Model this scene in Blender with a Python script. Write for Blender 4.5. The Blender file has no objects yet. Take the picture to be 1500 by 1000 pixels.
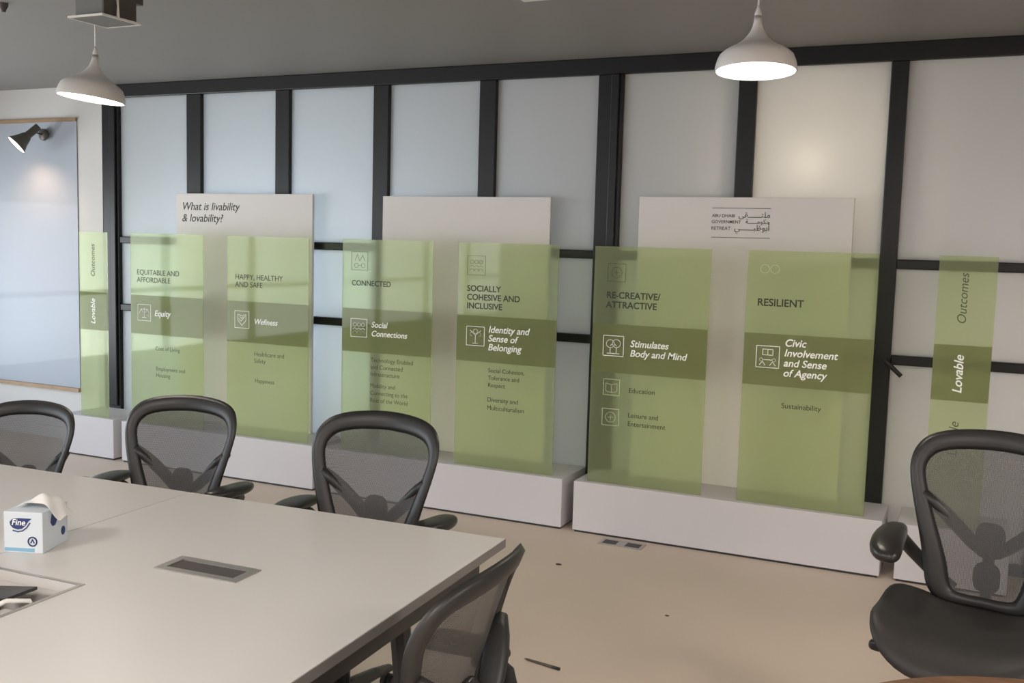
import bpy, bmesh, math, random
from mathutils import Vector, Matrix, Euler
random.seed(7)
PI = math.pi
SC = bpy.context.scene
COL = SC.collection

# ------------------------------------------------------------------ camera
cam_d = bpy.data.cameras.new('camera')
cam = bpy.data.objects.new('camera', cam_d); COL.objects.link(cam)
F_PX = 1474.61
cam_d.sensor_width = 36.0; cam_d.sensor_fit = 'HORIZONTAL'
cam_d.lens = F_PX * 36.0 / 1500.0
cam_d.clip_start = 0.05
YAW, PITCH, ROLL = math.radians(24.694), math.radians(-5.578), math.radians(1.570)
fw = Vector((-math.sin(YAW)*math.cos(PITCH), math.cos(YAW)*math.cos(PITCH), math.sin(PITCH)))
r0 = Vector((math.cos(YAW), math.sin(YAW), 0)); u0 = r0.cross(fw)
rt = math.cos(ROLL)*r0 + math.sin(ROLL)*u0
up = -math.sin(ROLL)*r0 + math.cos(ROLL)*u0
m3 = Matrix((rt, up, -fw)).transposed()
cam.matrix_world = Matrix.Translation((0, 0, 1.65)) @ m3.to_4x4()
SC.camera = cam

# ------------------------------------------------------------------ view, world, lights
SC.view_settings.view_transform = 'Standard'
SC.view_settings.look = 'None'
SC.view_settings.gamma = 1.0
SC.view_settings.exposure = 0.24
SC.view_settings.use_curve_mapping = False
SC.cycles.use_denoising = True
SC.cycles.max_bounces = 10
SC.cycles.transmission_bounces = 8
SC.cycles.transparent_max_bounces = 16
SC.cycles.sample_clamp_indirect = 6.0

w = bpy.data.worlds.new('world'); SC.world = w; w.use_nodes = True
nt = w.node_tree; nt.nodes.clear()
tc = nt.nodes.new('ShaderNodeTexCoord'); sx = nt.nodes.new('ShaderNodeSeparateXYZ')
rp = nt.nodes.new('ShaderNodeValToRGB'); mr = nt.nodes.new('ShaderNodeMapRange')
bg = nt.nodes.new('ShaderNodeBackground'); ow = nt.nodes.new('ShaderNodeOutputWorld')
mr.inputs['From Min'].default_value = -0.4; mr.inputs['From Max'].default_value = 0.6
rp.color_ramp.elements[0].position = 0.0; rp.color_ramp.elements[0].color = (1.35, 1.38, 1.40, 1)
rp.color_ramp.elements[1].position = 1.0; rp.color_ramp.elements[1].color = (0.62, 0.78, 1.0, 1)
e = rp.color_ramp.elements.new(0.42); e.color = (0.86, 0.94, 1.0, 1)
nt.links.new(tc.outputs['Generated'], sx.inputs[0]); nt.links.new(sx.outputs['Z'], mr.inputs['Value'])
nt.links.new(mr.outputs[0], rp.inputs[0]); nt.links.new(rp.outputs[0], bg.inputs['Color'])
bg.inputs['Strength'].default_value = 6.6
nt.links.new(bg.outputs[0], ow.inputs['Surface'])

CEIL = 2.751
WX0, WY0, WY1, WZ0, WZ1 = -8.0, -6.3, 5.2, 0.35, 1.95     # the long window in the left wall

def area(name, loc, rot, sx_, sy_, power, color, portal=False):
    d = bpy.data.lights.new(name, 'AREA'); d.shape = 'RECTANGLE'; d.size = sx_; d.size_y = sy_
    d.energy = power; d.color = color
    if portal: d.cycles.is_portal = True
    o = bpy.data.objects.new(name, d); COL.objects.link(o); o.location = loc; o.rotation_euler = rot
    return o
def point(name, loc, power, color, radius):
    d = bpy.data.lights.new(name, 'POINT'); d.energy = power; d.color = color; d.shadow_soft_size = radius
    o = bpy.data.objects.new(name, d); COL.objects.link(o); o.location = loc
    return o
area('window_daylight', (WX0+0.02, (WY0+WY1)/2, (WZ0+WZ1)/2), (0, -PI/2, 0), WZ1-WZ0, WY1-WY0, 1, (1, 1, 1), portal=True)
WARM = (1.0, 0.92, 0.87)
CEILING_FILLS = [(-3.0, -0.4), (0.0, -0.4), (3.0, -0.4), (-3.0, -3.2), (0.0, -3.2), (3.0, -3.2), (2.6, 2.2)]  # lights added on the ceiling out of view, as warm room fill
for i, (x, y) in enumerate(CEILING_FILLS):
    area('ceiling_fill_light', (x, y, CEIL-0.035), (0, 0, 0), 1.1, 0.5, 61, WARM)
# corridor behind the frosted glazing: one lamp glowing through, then two added fills
point('corridor_lamp_light', (-0.885, 5.719+0.19, 2.14), 28.0, (1.0, 0.83, 0.62), 0.05)
area('corridor_cool_fill', (-4.5, 7.12, 1.30), (PI/2, 0, PI), 1.9, 1.0, 68, (0.70, 0.85, 1.0))  # added bluish fill that brightens the left panes; the wall has no window
area('corridor_warm_fill', (1.0, 7.12, 0.9), (PI/2, 0, PI), 1.8, 0.8, 30, (1.0, 0.86, 0.80))  # added warm fill behind the right panes, no fixture there

# ------------------------------------------------------------------ materials
def nodemat(name):
    m = bpy.data.materials.new(name); m.use_nodes = True
    n = m.node_tree.nodes; n.clear()
    return m, n, m.node_tree.links
def P(name, color, rough=0.5, metal=0.0, coat=0.0, var=0.04, scale=6.0, bump=0.0, bscale=200.0, spec=0.5, trans=0.0, ior=1.45, coatr=0.05):
    m, n, l = nodemat(name)
    out = n.new('ShaderNodeOutputMaterial'); b = n.new('ShaderNodeBsdfPrincipled')
    l.new(b.outputs[0], out.inputs[0])
    b.inputs['Roughness'].default_value = rough; b.inputs['Metallic'].default_value = metal
    b.inputs['Coat Weight'].default_value = coat; b.inputs['Coat Roughness'].default_value = coatr
    b.inputs['Specular IOR Level'].default_value = spec
    b.inputs['Transmission Weight'].default_value = trans; b.inputs['IOR'].default_value = ior
    t = n.new('ShaderNodeTexCoord'); nz = n.new('ShaderNodeTexNoise'); nz.inputs['Scale'].default_value = scale
    nz.inputs['Detail'].default_value = 5
    l.new(t.outputs['Object'], nz.inputs['Vector'])
    mx = n.new('ShaderNodeMix'); mx.data_type = 'RGBA'
    mx.inputs[6].default_value = tuple(max(0, c*(1-var)) for c in color)+(1,)
    mx.inputs[7].default_value = tuple(min(1, c*(1+var)) for c in color)+(1,)
    l.new(nz.outputs[0], mx.inputs[0]); l.new(mx.outputs[2], b.inputs['Base Color'])
    if bump:
        n2 = n.new('ShaderNodeTexNoise'); n2.inputs['Scale'].default_value = bscale
        l.new(t.outputs['Object'], n2.inputs['Vector'])
        bp = n.new('ShaderNodeBump'); bp.inputs['Strength'].default_value = bump; bp.inputs['Distance'].default_value = 0.002
        l.new(n2.outputs[0], bp.inputs['Height']); l.new(bp.outputs[0], b.inputs['Normal'])
    return m
def emit(name, color, s):
    m, n, l = nodemat(name); out = n.new('ShaderNodeOutputMaterial'); e_ = n.new('ShaderNodeEmission')
    e_.inputs[0].default_value = color+(1,); e_.inputs[1].default_value = s
    l.new(e_.outputs[0], out.inputs[0]); return m
def frosted(name):
    m, n, l = nodemat(name); out = n.new('ShaderNodeOutputMaterial')
    tr = n.new('ShaderNodeBsdfTranslucent'); tr.inputs[0].default_value = (0.86, 0.87, 0.87, 1)
    df = n.new('ShaderNodeBsdfDiffuse'); df.inputs[0].default_value = (0.55, 0.56, 0.56, 1)
    mx = n.new('ShaderNodeMixShader'); mx.inputs[0].default_value = 0.5
    l.new(df.outputs[0], mx.inputs[1]); l.new(tr.outputs[0], mx.inputs[2])
    gl = n.new('ShaderNodeBsdfGlossy'); gl.inputs['Roughness'].default_value = 0.33; gl.inputs[0].default_value = (1, 1, 1, 1)
    fr = n.new('ShaderNodeLayerWeight'); fr.inputs[0].default_value = 0.32
    ma = n.new('ShaderNodeMath'); ma.operation = 'MULTIPLY'; ma.inputs[1].default_value = 0.55
    l.new(fr.outputs['Fresnel'], ma.inputs[0])
    m2 = n.new('ShaderNodeMixShader'); l.new(ma.outputs[0], m2.inputs[0])
    l.new(mx.outputs[0], m2.inputs[1]); l.new(gl.outputs[0], m2.inputs[2]); l.new(m2.outputs[0], out.inputs[0])
    return m
def acrylic(name, tcol, dcol, dens, clear=0.5):
    """tinted translucent acrylic: slightly blurred see-through, some body colour, glossy skin"""
    m, n, l = nodemat(name); out = n.new('ShaderNodeOutputMaterial')
    tc_ = tuple(c**0.5 for c in tcol)+(1,)
    rf = n.new('ShaderNodeBsdfRefraction'); rf.inputs['Roughness'].default_value = 0.30; rf.inputs['IOR'].default_value = 1.10
    rf.inputs[0].default_value = tc_
    ts = n.new('ShaderNodeBsdfTransparent'); ts.inputs[0].default_value = tc_
    m1 = n.new('ShaderNodeMixShader'); m1.inputs[0].default_value = clear
    l.new(rf.outputs[0], m1.inputs[1]); l.new(ts.outputs[0], m1.inputs[2])
    df = n.new('ShaderNodeBsdfDiffuse'); df.inputs[0].default_value = tuple(dcol)+(1,)
    tr = n.new('ShaderNodeBsdfTranslucent'); tr.inputs[0].default_value = tuple(dcol)+(1,)
    m2 = n.new('ShaderNodeMixShader'); m2.inputs[0].default_value = 0.4
    l.new(df.outputs[0], m2.inputs[1]); l.new(tr.outputs[0], m2.inputs[2])
    m3_ = n.new('ShaderNodeMixShader'); m3_.inputs[0].default_value = dens
    l.new(m1.outputs[0], m3_.inputs[1]); l.new(m2.outputs[0], m3_.inputs[2])
    gl = n.new('ShaderNodeBsdfGlossy'); gl.inputs['Roughness'].default_value = 0.04
    fr = n.new('ShaderNodeFresnel'); fr.inputs[0].default_value = 1.25
    m4 = n.new('ShaderNodeMixShader'); l.new(fr.outputs[0], m4.inputs[0])
    l.new(m3_.outputs[0], m4.inputs[1]); l.new(gl.outputs[0], m4.inputs[2]); l.new(m4.outputs[0], out.inputs[0])
    return m
def meshfab(name, color, alpha):
    m, n, l = nodemat(name); out = n.new('ShaderNodeOutputMaterial'); b = n.new('ShaderNodeBsdfPrincipled')
    b.inputs['Base Color'].default_value = color+(1,); b.inputs['Roughness'].default_value = 0.6
    ts = n.new('ShaderNodeBsdfTransparent')
    t = n.new('ShaderNodeTexCoord'); wv = n.new('ShaderNodeTexWave'); wv.inputs['Scale'].default_value = 75; wv.bands_direction = 'Z'
    wv2 = n.new('ShaderNodeTexWave'); wv2.inputs['Scale'].default_value = 75; wv2.bands_direction = 'X'
    l.new(t.outputs['Object'], wv.inputs['Vector']); l.new(t.outputs['Object'], wv2.inputs['Vector'])
    mm = n.new('ShaderNodeMath'); mm.operation = 'MAXIMUM'; l.new(wv.outputs['Fac'], mm.inputs[0]); l.new(wv2.outputs['Fac'], mm.inputs[1])
    r = n.new('ShaderNodeMapRange'); r.inputs['To Min'].default_value = alpha-0.2; r.inputs['To Max'].default_value = min(1, alpha+0.2)
    l.new(mm.outputs[0], r.inputs['Value'])
    lw = n.new('ShaderNodeLayerWeight'); lw.inputs[0].default_value = 0.55
    mg = n.new('ShaderNodeMath'); mg.operation = 'MAXIMUM'; l.new(lw.outputs['Facing'], mg.inputs[0]); l.new(r.outputs[0], mg.inputs[1])
    mx = n.new('ShaderNodeMixShader'); l.new(mg.outputs[0], mx.inputs[0]); l.new(ts.outputs[0], mx.inputs[1]); l.new(b.outputs[0], mx.inputs[2])
    l.new(mx.outputs[0], out.inputs[0]); return m
def wood(name, c1, c2):
    m, n, l = nodemat(name); out = n.new('ShaderNodeOutputMaterial'); b = n.new('ShaderNodeBsdfPrincipled')
    l.new(b.outputs[0], out.inputs[0]); b.inputs['Roughness'].default_value = 0.4
    t = n.new('ShaderNodeTexCoord'); mp = n.new('ShaderNodeMapping'); mp.inputs['Scale'].default_value = (3, 30, 3)
    nz = n.new('ShaderNodeTexNoise'); nz.inputs['Scale'].default_value = 2.0; nz.inputs['Detail'].default_value = 8
    l.new(t.outputs['Object'], mp.inputs[0]); l.new(mp.outputs[0], nz.inputs['Vector'])
    cr = n.new('ShaderNodeValToRGB'); cr.color_ramp.elements[0].color = c1+(1,); cr.color_ramp.elements[1].color = c2+(1,)
    cr.color_ramp.elements[0].position = 0.3; cr.color_ramp.elements[1].position = 0.7
    l.new(nz.outputs[0], cr.inputs[0]); l.new(cr.outputs[0], b.inputs['Base Color']); return m

M = dict(
    floor=P('floor_screed', (0.60, 0.505, 0.42), 0.55, var=0.07, scale=1.6, bump=0.15, bscale=60),
    ceiling=P('grey_ceiling_paint', (0.225, 0.22, 0.21), 0.6, var=0.02),
    wall=P('white_wall_paint', (0.60, 0.595, 0.58), 0.8, var=0.02),
    frame=P('black_metal_frame', (0.014, 0.014, 0.015), 0.36, metal=0.0, var=0.05, spec=0.38),
    pane=frosted('frosted_glass'),
    plinth=P('white_lacquer', (0.58, 0.56, 0.57), 0.45, var=0.015),
    board=P('white_board_print', (0.72, 0.68, 0.66), 0.5, var=0.015),
    green=acrylic('green_acrylic', (0.78, 0.88, 0.58), (0.71, 0.77, 0.47), 0.18, 0.62),
    band=acrylic('green_band_film', (0.58, 0.62, 0.38), (0.38, 0.41, 0.21), 0.5, 0.65),
    ink=P('dark_print', (0.035, 0.045, 0.022), 0.6),
    olive=P('olive_print', (0.085, 0.105, 0.045), 0.6),
    white_ink=P('white_print', (0.90, 0.92, 0.86), 0.6),
    pale=P('pale_green_print', (0.60, 0.68, 0.40), 0.6),
    table=P('white_laminate', (0.62, 0.60, 0.57), 0.32, var=0.012, spec=0.45),
    edge=P('grey_table_edge', (0.17, 0.16, 0.15), 0.5),
    steel=P('dark_steel', (0.035, 0.033, 0.032), 0.45),
    alu=P('brushed_aluminium', (0.47, 0.45, 0.42), 0.38, metal=0.85),
    chair=P('chair_plastic', (0.022, 0.021, 0.020), 0.42, spec=0.5),
    pad=P('arm_pad_vinyl', (0.018, 0.016, 0.015), 0.33, spec=0.55, bump=0.1, bscale=120),
    mesh=meshfab('chair_mesh', (0.060, 0.058, 0.056), 0.70),
    seatm=P('seat_mesh', (0.030, 0.028, 0.026), 0.5, bump=0.2, bscale=350),
    shade=P('lamp_enamel', (0.62, 0.60, 0.58), 0.4),
    lamp_in=emit('lamp_light', (1.0, 0.95, 0.88), 6.0),
    wlamp=P('dark_lamp_enamel', (0.10, 0.095, 0.085), 0.4),
    glassboard=P('white_glass_board', (0.40, 0.44, 0.50), 0.45, coat=0.14, coatr=0.01, spec=0.2, var=0.01),
    woodtrim=wood('trim_wood', (0.30, 0.20, 0.12), (0.42, 0.29, 0.18)),
    brown=wood('brown_table_wood', (0.13, 0.065, 0.032), (0.21, 0.11, 0.055)),
    card=P('tissue_carton', (0.62, 0.68, 0.72), 0.5),
    cardblue=P('carton_pale_blue', (0.22, 0.42, 0.58), 0.5),
    navy=P('carton_navy_print', (0.03, 0.05, 0.16), 0.5),
    tissue=P('tissue_paper', (0.80, 0.79, 0.76), 0.9),
    black=P('black_plastic', (0.015, 0.015, 0.015), 0.4),
    cable=P('white_cable', (0.75, 0.74, 0.70), 0.5),
    boxgrey=P('grey_equipment', (0.15, 0.15, 0.145), 0.6),
    boxdark=P('dark_equipment', (0.075, 0.066, 0.062), 0.6),
    whitemetal=P('white_bracket', (0.66, 0.65, 0.62), 0.4),
    diffuser=emit('ceiling_fill_diffuser', (1.0, 0.88, 0.76), 2.0),
    pen=P('pen_barrel', (0.10, 0.08, 0.06), 0.4),
    scrap=P('dark_scrap', (0.06, 0.05, 0.04), 0.9),
)

# ------------------------------------------------------------------ mesh helpers
class MB:
    def __init__(s): s.bm = bmesh.new()
    def box(s, x0, x1, y0, y1, z0, z1, mat=None):
        v = [s.bm.verts.new(p) for p in [(x0,y0,z0),(x1,y0,z0),(x1,y1,z0),(x0,y1,z0),(x0,y0,z1),(x1,y0,z1),(x1,y1,z1),(x0,y1,z1)]]
        for f in [(0,3,2,1),(4,5,6,7),(0,1,5,4),(1,2,6,5),(2,3,7,6),(3,0,4,7)]: s.bm.faces.new([v[i] for i in f])
        if mat is not None:
            for q in v: q.co = mat @ q.co
        return s
    def tube(s, pts, rad, n=10, flat=1.0, cap=True, side=Vector((0,0,1))):
        pts = [Vector(p) for p in pts]; k = len(pts)
        rs = rad if isinstance(rad, (list, tuple)) else [rad]*k
        rings = []
        for i, p in enumerate(pts):
            t = (pts[min(i+1,k-1)]-pts[max(i-1,0)]).normalized()
            a = side if abs(t.dot(side)) < 0.95 else Vector((1,0,0))
            b1 = t.cross(a).normalized(); b2 = b1.cross(t).normalized()
            rings.append([s.bm.verts.new(p + b1*math.cos(2*PI*j/n)*rs[i] + b2*math.sin(2*PI*j/n)*rs[i]*flat) for j in range(n)])
        for i in range(k-1):
            for j in range(n):
                s.bm.faces.new([rings[i][j], rings[i][(j+1)%n], rings[i+1][(j+1)%n], rings[i+1][j]])
        if cap:
            s.bm.faces.new(rings[0][::-1]); s.bm.faces.new(rings[-1])
        return s
    def lathe(s, prof, n=40, c=(0,0,0), cap0=False, cap1=False, mat=None):
        c = Vector(c); rings = []
        for r, z in prof:
            rings.append([s.bm.verts.new((mat @ Vector((r*math.cos(2*PI*j/n), r*math.sin(2*PI*j/n), z)) if mat else Vector((r*math.cos(2*PI*j/n), r*math.sin(2*PI*j/n), z))) + c) for j in range(n)])
        for i in range(len(rings)-1):
            for j in range(n):
                s.bm.faces.new([rings[i][j], rings[i][(j+1)%n], rings[i+1][(j+1)%n], rings[i+1][j]])
        if cap0: s.bm.faces.new(rings[0][::-1])
        if cap1: s.bm.faces.new(rings[-1])
        return s
    def blob(s, c, h, e=2.6, nu=24, nv=14, mat=None):
        """superellipsoid with half sizes h"""
        c = Vector(c)
        sg = lambda v, p: math.copysign(abs(v)**p, v)
        rings = []
        for i in range(1, nv):
            a = -PI/2+PI*i/nv; row = []
            for j in range(nu):
                b = 2*PI*j/nu
                q = Vector((h[0]*sg(math.cos(a),2/e)*sg(math.cos(b),2/e), h[1]*sg(math.cos(a),2/e)*sg(math.sin(b),2/e), h[2]*sg(math.sin(a),2/e)))
                row.append(s.bm.verts.new((mat @ q if mat else q)+c))
            rings.append(row)
        for i in range(len(rings)-1):
            for j in range(nu): s.bm.faces.new([rings[i][j], rings[i][(j+1)%nu], rings[i+1][(j+1)%nu], rings[i+1][j]])
        s.bm.faces.new(rings[0][::-1]); s.bm.faces.new(rings[-1])
        return s
    def build(s, name, mat, parent=None, smooth=False, bevel=0.0, loc=None, rot=None):
        bmesh.ops.recalc_face_normals(s.bm, faces=s.bm.faces[:])
        me = bpy.data.meshes.new(name); s.bm.to_mesh(me); s.bm.free()
        o = bpy.data.objects.new(name, me); COL.objects.link(o); me.materials.append(mat)
        if smooth:
            for p in me.polygons: p.use_smooth = True
        if bevel:
            b = o.modifiers.new('bevel', 'BEVEL'); b.width = bevel; b.segments = 2; b.limit_method = 'ANGLE'
        if parent: o.parent = parent
        if loc: o.location = loc
        if rot: o.rotation_euler = rot
        return o
def boxo(name, mat, b, parent=None, bevel=0.0):
    return MB().box(*b).build(name, mat, parent, bevel=bevel)
def tag(o, label=None, cat=None, group=None, kind=None):
    if label: o['label'] = label
    if cat: o['category'] = cat
    if group: o['group'] = group
    if kind: o['kind'] = kind
    return o
def thing(name, label, cat, loc=(0,0,0), rz=0.0, group=None):
    o = bpy.data.objects.new(name, None); COL.objects.link(o); o.location = loc; o.rotation_euler = (0,0,rz)
    o.empty_display_size = 0.1
    return tag(o, label, cat, group)
def copy_tree(o, parent=None):
    c = o.copy(); COL.objects.link(c)
    if parent: c.parent = parent
    for ch in list(o.children): copy_tree(ch, c)
    return c
def struct(name, mat, boxes, parent=None, bevel=0.0):
    mb = MB()
    for b in boxes: mb.box(*b)
    return tag(mb.build(name, mat, parent, bevel=bevel), kind='structure')

def text(name, lines, width, pitch, mat, parent, loc, italic=False, bold=0.0, vertical=False, align='LEFT'):
    """lettering block facing -Y; loc is the baseline-left of the first line; widest line spans `width`"""
    cu = bpy.data.curves.new('lettering', 'FONT'); cu.body = '\n'.join(lines); cu.size = 1.0
    cu.shear = 0.22 if italic else 0.0; cu.offset = bold; cu.align_x = align
    cu.space_line = 1.0
    o = bpy.data.objects.new('lettering', cu); COL.objects.link(o)
    bpy.context.view_layer.update()
    xs = [v.co.x for v in o.evaluated_get(bpy.context.evaluated_depsgraph_get()).to_mesh().vertices]
    wd = max(xs)-min(xs); s = width/wd
    if len(lines) > 1: cu.space_line = pitch/s
    cu.extrude = 0.0004/s
    bpy.context.view_layer.update()
    dg = bpy.context.evaluated_depsgraph_get()
    me = bpy.data.meshes.new_from_object(o.evaluated_get(dg))
    bpy.data.objects.remove(o)
    me.materials.clear(); me.materials.append(mat)
    x0 = min(v.co.x for v in me.vertices) if align == 'LEFT' else 0
    for v in me.vertices:
        x, y, z = (v.co.x-x0)*s, v.co.y*s, v.co.z*s
        v.co = (x, -z, y) if not vertical else (-y, -z, x)
    t = bpy.data.objects.new(name, me); COL.objects.link(t); t.parent = parent; t.location = loc
    return t

# ------------------------------------------------------------------ the setting
D = 5.719; YP = 5.332; ZP = 0.2984
struct('floor', M['floor'], [(-9.2, 5.5, -6.6, 8.2, -0.12, 0.0)])
struct('ceiling', M['ceiling'], [(-9.2, 5.5, -6.6, 8.2, CEIL, CEIL+0.12)])
struct('wall_back', M['wall'], [(-8.0, -6.10, D, D+0.10, 0, CEIL)])
struct('wall_right', M['wall'], [(5.3, 5.4, -6.5, 8.0, 0, CEIL)])
struct('wall_front', M['wall'], [(-8.15, 5.3, -6.5, -6.4, 0, CEIL)])
struct('wall_left', M['wall'], [(WX0-0.15, WX0, -6.5, WY0, 0, CEIL), (WX0-0.15, WX0, WY1, 7.2, 0, CEIL),
                                (WX0-0.15, WX0, WY0, WY1, 0, WZ0), (WX0-0.15, WX0, WY0, WY1, WZ1, CEIL)])
struct('wall_corridor', M['wall'], [(-9.0, 5.3, 7.2, 7.3, 0, CEIL)])
struct('baseboard_back', M['wall'], [(-8.0, -6.10, D-0.015, D, 0, 0.09)])
# long daylight window in the left wall (its reflection shows in the glossy boards)
wf = [(WX0-0.10, WX0-0.04, WY0, WY1, 1.02, 1.07), (WX0-0.10, WX0-0.04, WY0, WY1, WZ0, WZ0+0.05), (WX0-0.10, WX0-0.04, WY0, WY1, WZ1-0.05, WZ1)]
y = WY0
while y < WY1+0.01:
    wf.append((WX0-0.10, WX0-0.04, y-0.04, y+0.04, WZ0, WZ1)); y += (WY1-WY0)/8
struct('window_2', M['frame'], wf)

# the black framed frosted partition
zpt, r1t, r1b, r2t, r2b = 2.654, 1.6201, 1.5688, 1.1089, 1.0562
mull = [(-6.099,-5.936), (-5.2722,-5.1371), (-4.477,-4.3561), (-3.6802,-3.5603), (-2.8998,-2.7834), (-2.1125,-1.9578),
        (-1.2806,-1.1806), (-0.4839,-0.3964), (0.31,0.40), (1.08,1.17), (1.86,2.02), (2.70,2.80), (3.48,3.58), (4.26,4.36), (5.15,5.30)]
fm = MB()
fm.box(-6.099, 5.3, D, D+0.07, zpt, CEIL)
for a, b in mull: fm.box(a, b, D, D+0.07, 0, zpt)
for i in range(len(mull)-1):
    x0, x1 = mull[i][1], mull[i+1][0]
    for z0, z1 in ((r1b, r1t), (r2b, r2t), (0.0, 0.06)): fm.box(x0, x1, D+0.004, D+0.066, z0, z1)
win = tag(fm.build('window_1', M['frame'], bevel=0.006), kind='structure')
for i in range(len(mull)-1):
    x0, x1 = mull[i][1], mull[i+1][0]
    for z0, z1 in ((r1t, zpt), (r2t, r1b), (0.06, r2b)):
        boxo('pane', M['pane'], (x0, x1, D+0.030, D+0.040, z0, z1), win)
# double profile strips on the wide posts
for a, b in (mull[0], mull[5]):
    boxo('cover_strip', M['frame'], (a+0.085, b-0.02, D-0.018, D-0.0005, 0.32, zpt), win, bevel=0.006)
h = MB().tube([(-0.415, D-0.001, 1.075), (-0.415, D-0.05, 1.075)], 0.011).tube([(-0.418, D-0.05, 1.08), (-0.335, D-0.05, 1.005)], [0.013, 0.012])
h.build('door_handle', M['black'], win, smooth=False)

# ------------------------------------------------------------------ display stands
def plinth(x0, x1, label, group=None):
    cx = (x0+x1)/2
    root = thing('display_plinth', label, 'plinth', (cx, YP, 0), 0)
    w_ = (x1-x0)/2
    boxo('box_body', M['plinth'], (-w_, w_, 0, D-YP-0.004, 0.012, ZP), root, bevel=0.003)
    boxo('recessed_base', M['steel'], (-w_+0.01, w_-0.01, 0.008, D-YP-0.012, 0, 0.012), root)
    return root
plinth(-6.12, -5.61, 'small white plinth at the left under the leftmost narrow green panel')
plinth(-5.53, -3.86, 'long white plinth under the board asking what is livability and lovability')
plinth(-3.785, -2.108, 'long white plinth under the Connected and Socially Cohesive green panels')
plinth(-2.036, -0.359, 'long white plinth behind the floor socket under the Resilient green panel')
plinth(-0.29, 0.225, 'small white plinth behind the right-hand office chair')

def board(x0, x1, zt, label):
    root = thing('display_board', label, 'board', ((x0+x1)/2, D-0.06, ZP), 0)
    w_ = (x1-x0)/2
    boxo('board_sheet', M['board'], (-w_, w_, 0, 0.022, 0, zt-ZP), root, bevel=0.002)
    return root
b1 = board(-5.313, -4.113, 1.942, 'tall white board headed What is livability and lovability, behind green panels')
text('heading', ['What is livability', '& lovability?'], 0.525, 0.083, M['ink'], b1, (-5.256+4.713, -0.0006, 1.825-ZP), italic=True, bold=0.004)
b2 = board(-3.557, -2.370, 1.932, 'tall plain white board without writing, behind the Connected panel')
b3 = board(-1.812, -0.622, 1.938, 'tall white board with bilingual government logo behind the Resilient panel')
cx3 = (-1.812-0.622)/2
lg = (M['olive'])
boxo('logo_rule', M['ink'], (-1.383-cx3, -1.056-cx3, -0.0008, 0, 1.876-ZP, 1.879-ZP), b3)
boxo('logo_rule', M['ink'], (-1.383-cx3, -1.056-cx3, -0.0008, 0, 1.713-ZP, 1.716-ZP), b3)
for s_, wd_, z_ in (('ABU DHABI', 0.128, 1.827), ('GOVERNMENT', 0.165, 1.793), ('RETREAT', 0.108, 1.756)):
    text('logo_lettering', [s_], wd_, 0.03, M['ink'], b3, (-1.383-cx3, -0.0006, z_-ZP), bold=0.006)
# Arabic lines in joined presentation forms, written in visual order (left to right)
KA = '\u0640'
ar = (('\ufef0'+'\ufed8'+KA*6+'\ufe98'+'\ufee0'+'\ufee3', -1.233, -1.060, 1.827),
      ('\ufe94'+KA*5+'\ufee3'+'\ufeee'+'\ufedc'+'\ufea3', -1.193, -1.060, 1.793),
      ('\ufef2'+KA*6+'\ufe92'+'\ufec7'+'\ufeee'+'\ufe91'+'\ufe83', -1.254, -1.060, 1.756))
for s_, xa, xb, z_ in ar:
    text('logo_lettering', [s_], xb-xa, 0.03, M['ink'], b3, (xa-cx3, -0.0006, z_-ZP), bold=0.004)

YG = YP+0.045
def stroke(mb, pts, r=0.0016, closed=False):
    if closed: pts = pts+[pts[0]]
    for (xa, za), (xb, zb) in zip(pts[:-1], pts[1:]):
        d = Vector((xb-xa, zb-za)); L = d.length
        if L < 1e-6: continue
        n_ = Vector((-d.y, d.x))/L*r; d = d/L*r*0.6
        q = [(xa-d.x+n_.x, za-d.y+n_.y), (xa-d.x-n_.x, za-d.y-n_.y), (xb+d.x-n_.x, zb+d.y-n_.y), (xb+d.x+n_.x, zb+d.y+n_.y)]
        vs = [mb.bm.verts.new((x, -0.0012, z)) for x, z in q]; vb = [mb.bm.verts.new((x, -0.0002, z)) for x, z in q]
        mb.bm.faces.new(vs); mb.bm.faces.new(vb[::-1])
        for i in range(4): mb.bm.faces.new([vs[i], vs[(i+1)%4], vb[(i+1)%4], vb[i]])
def arc(cx, cz, r, a0=0, a1=360, n=16): return [(cx+r*math.cos(math.radians(a0+(a1-a0)*i/n)), cz+r*math.sin(math.radians(a0+(a1-a0)*i/n))) for i in range(n+1)]
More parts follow.
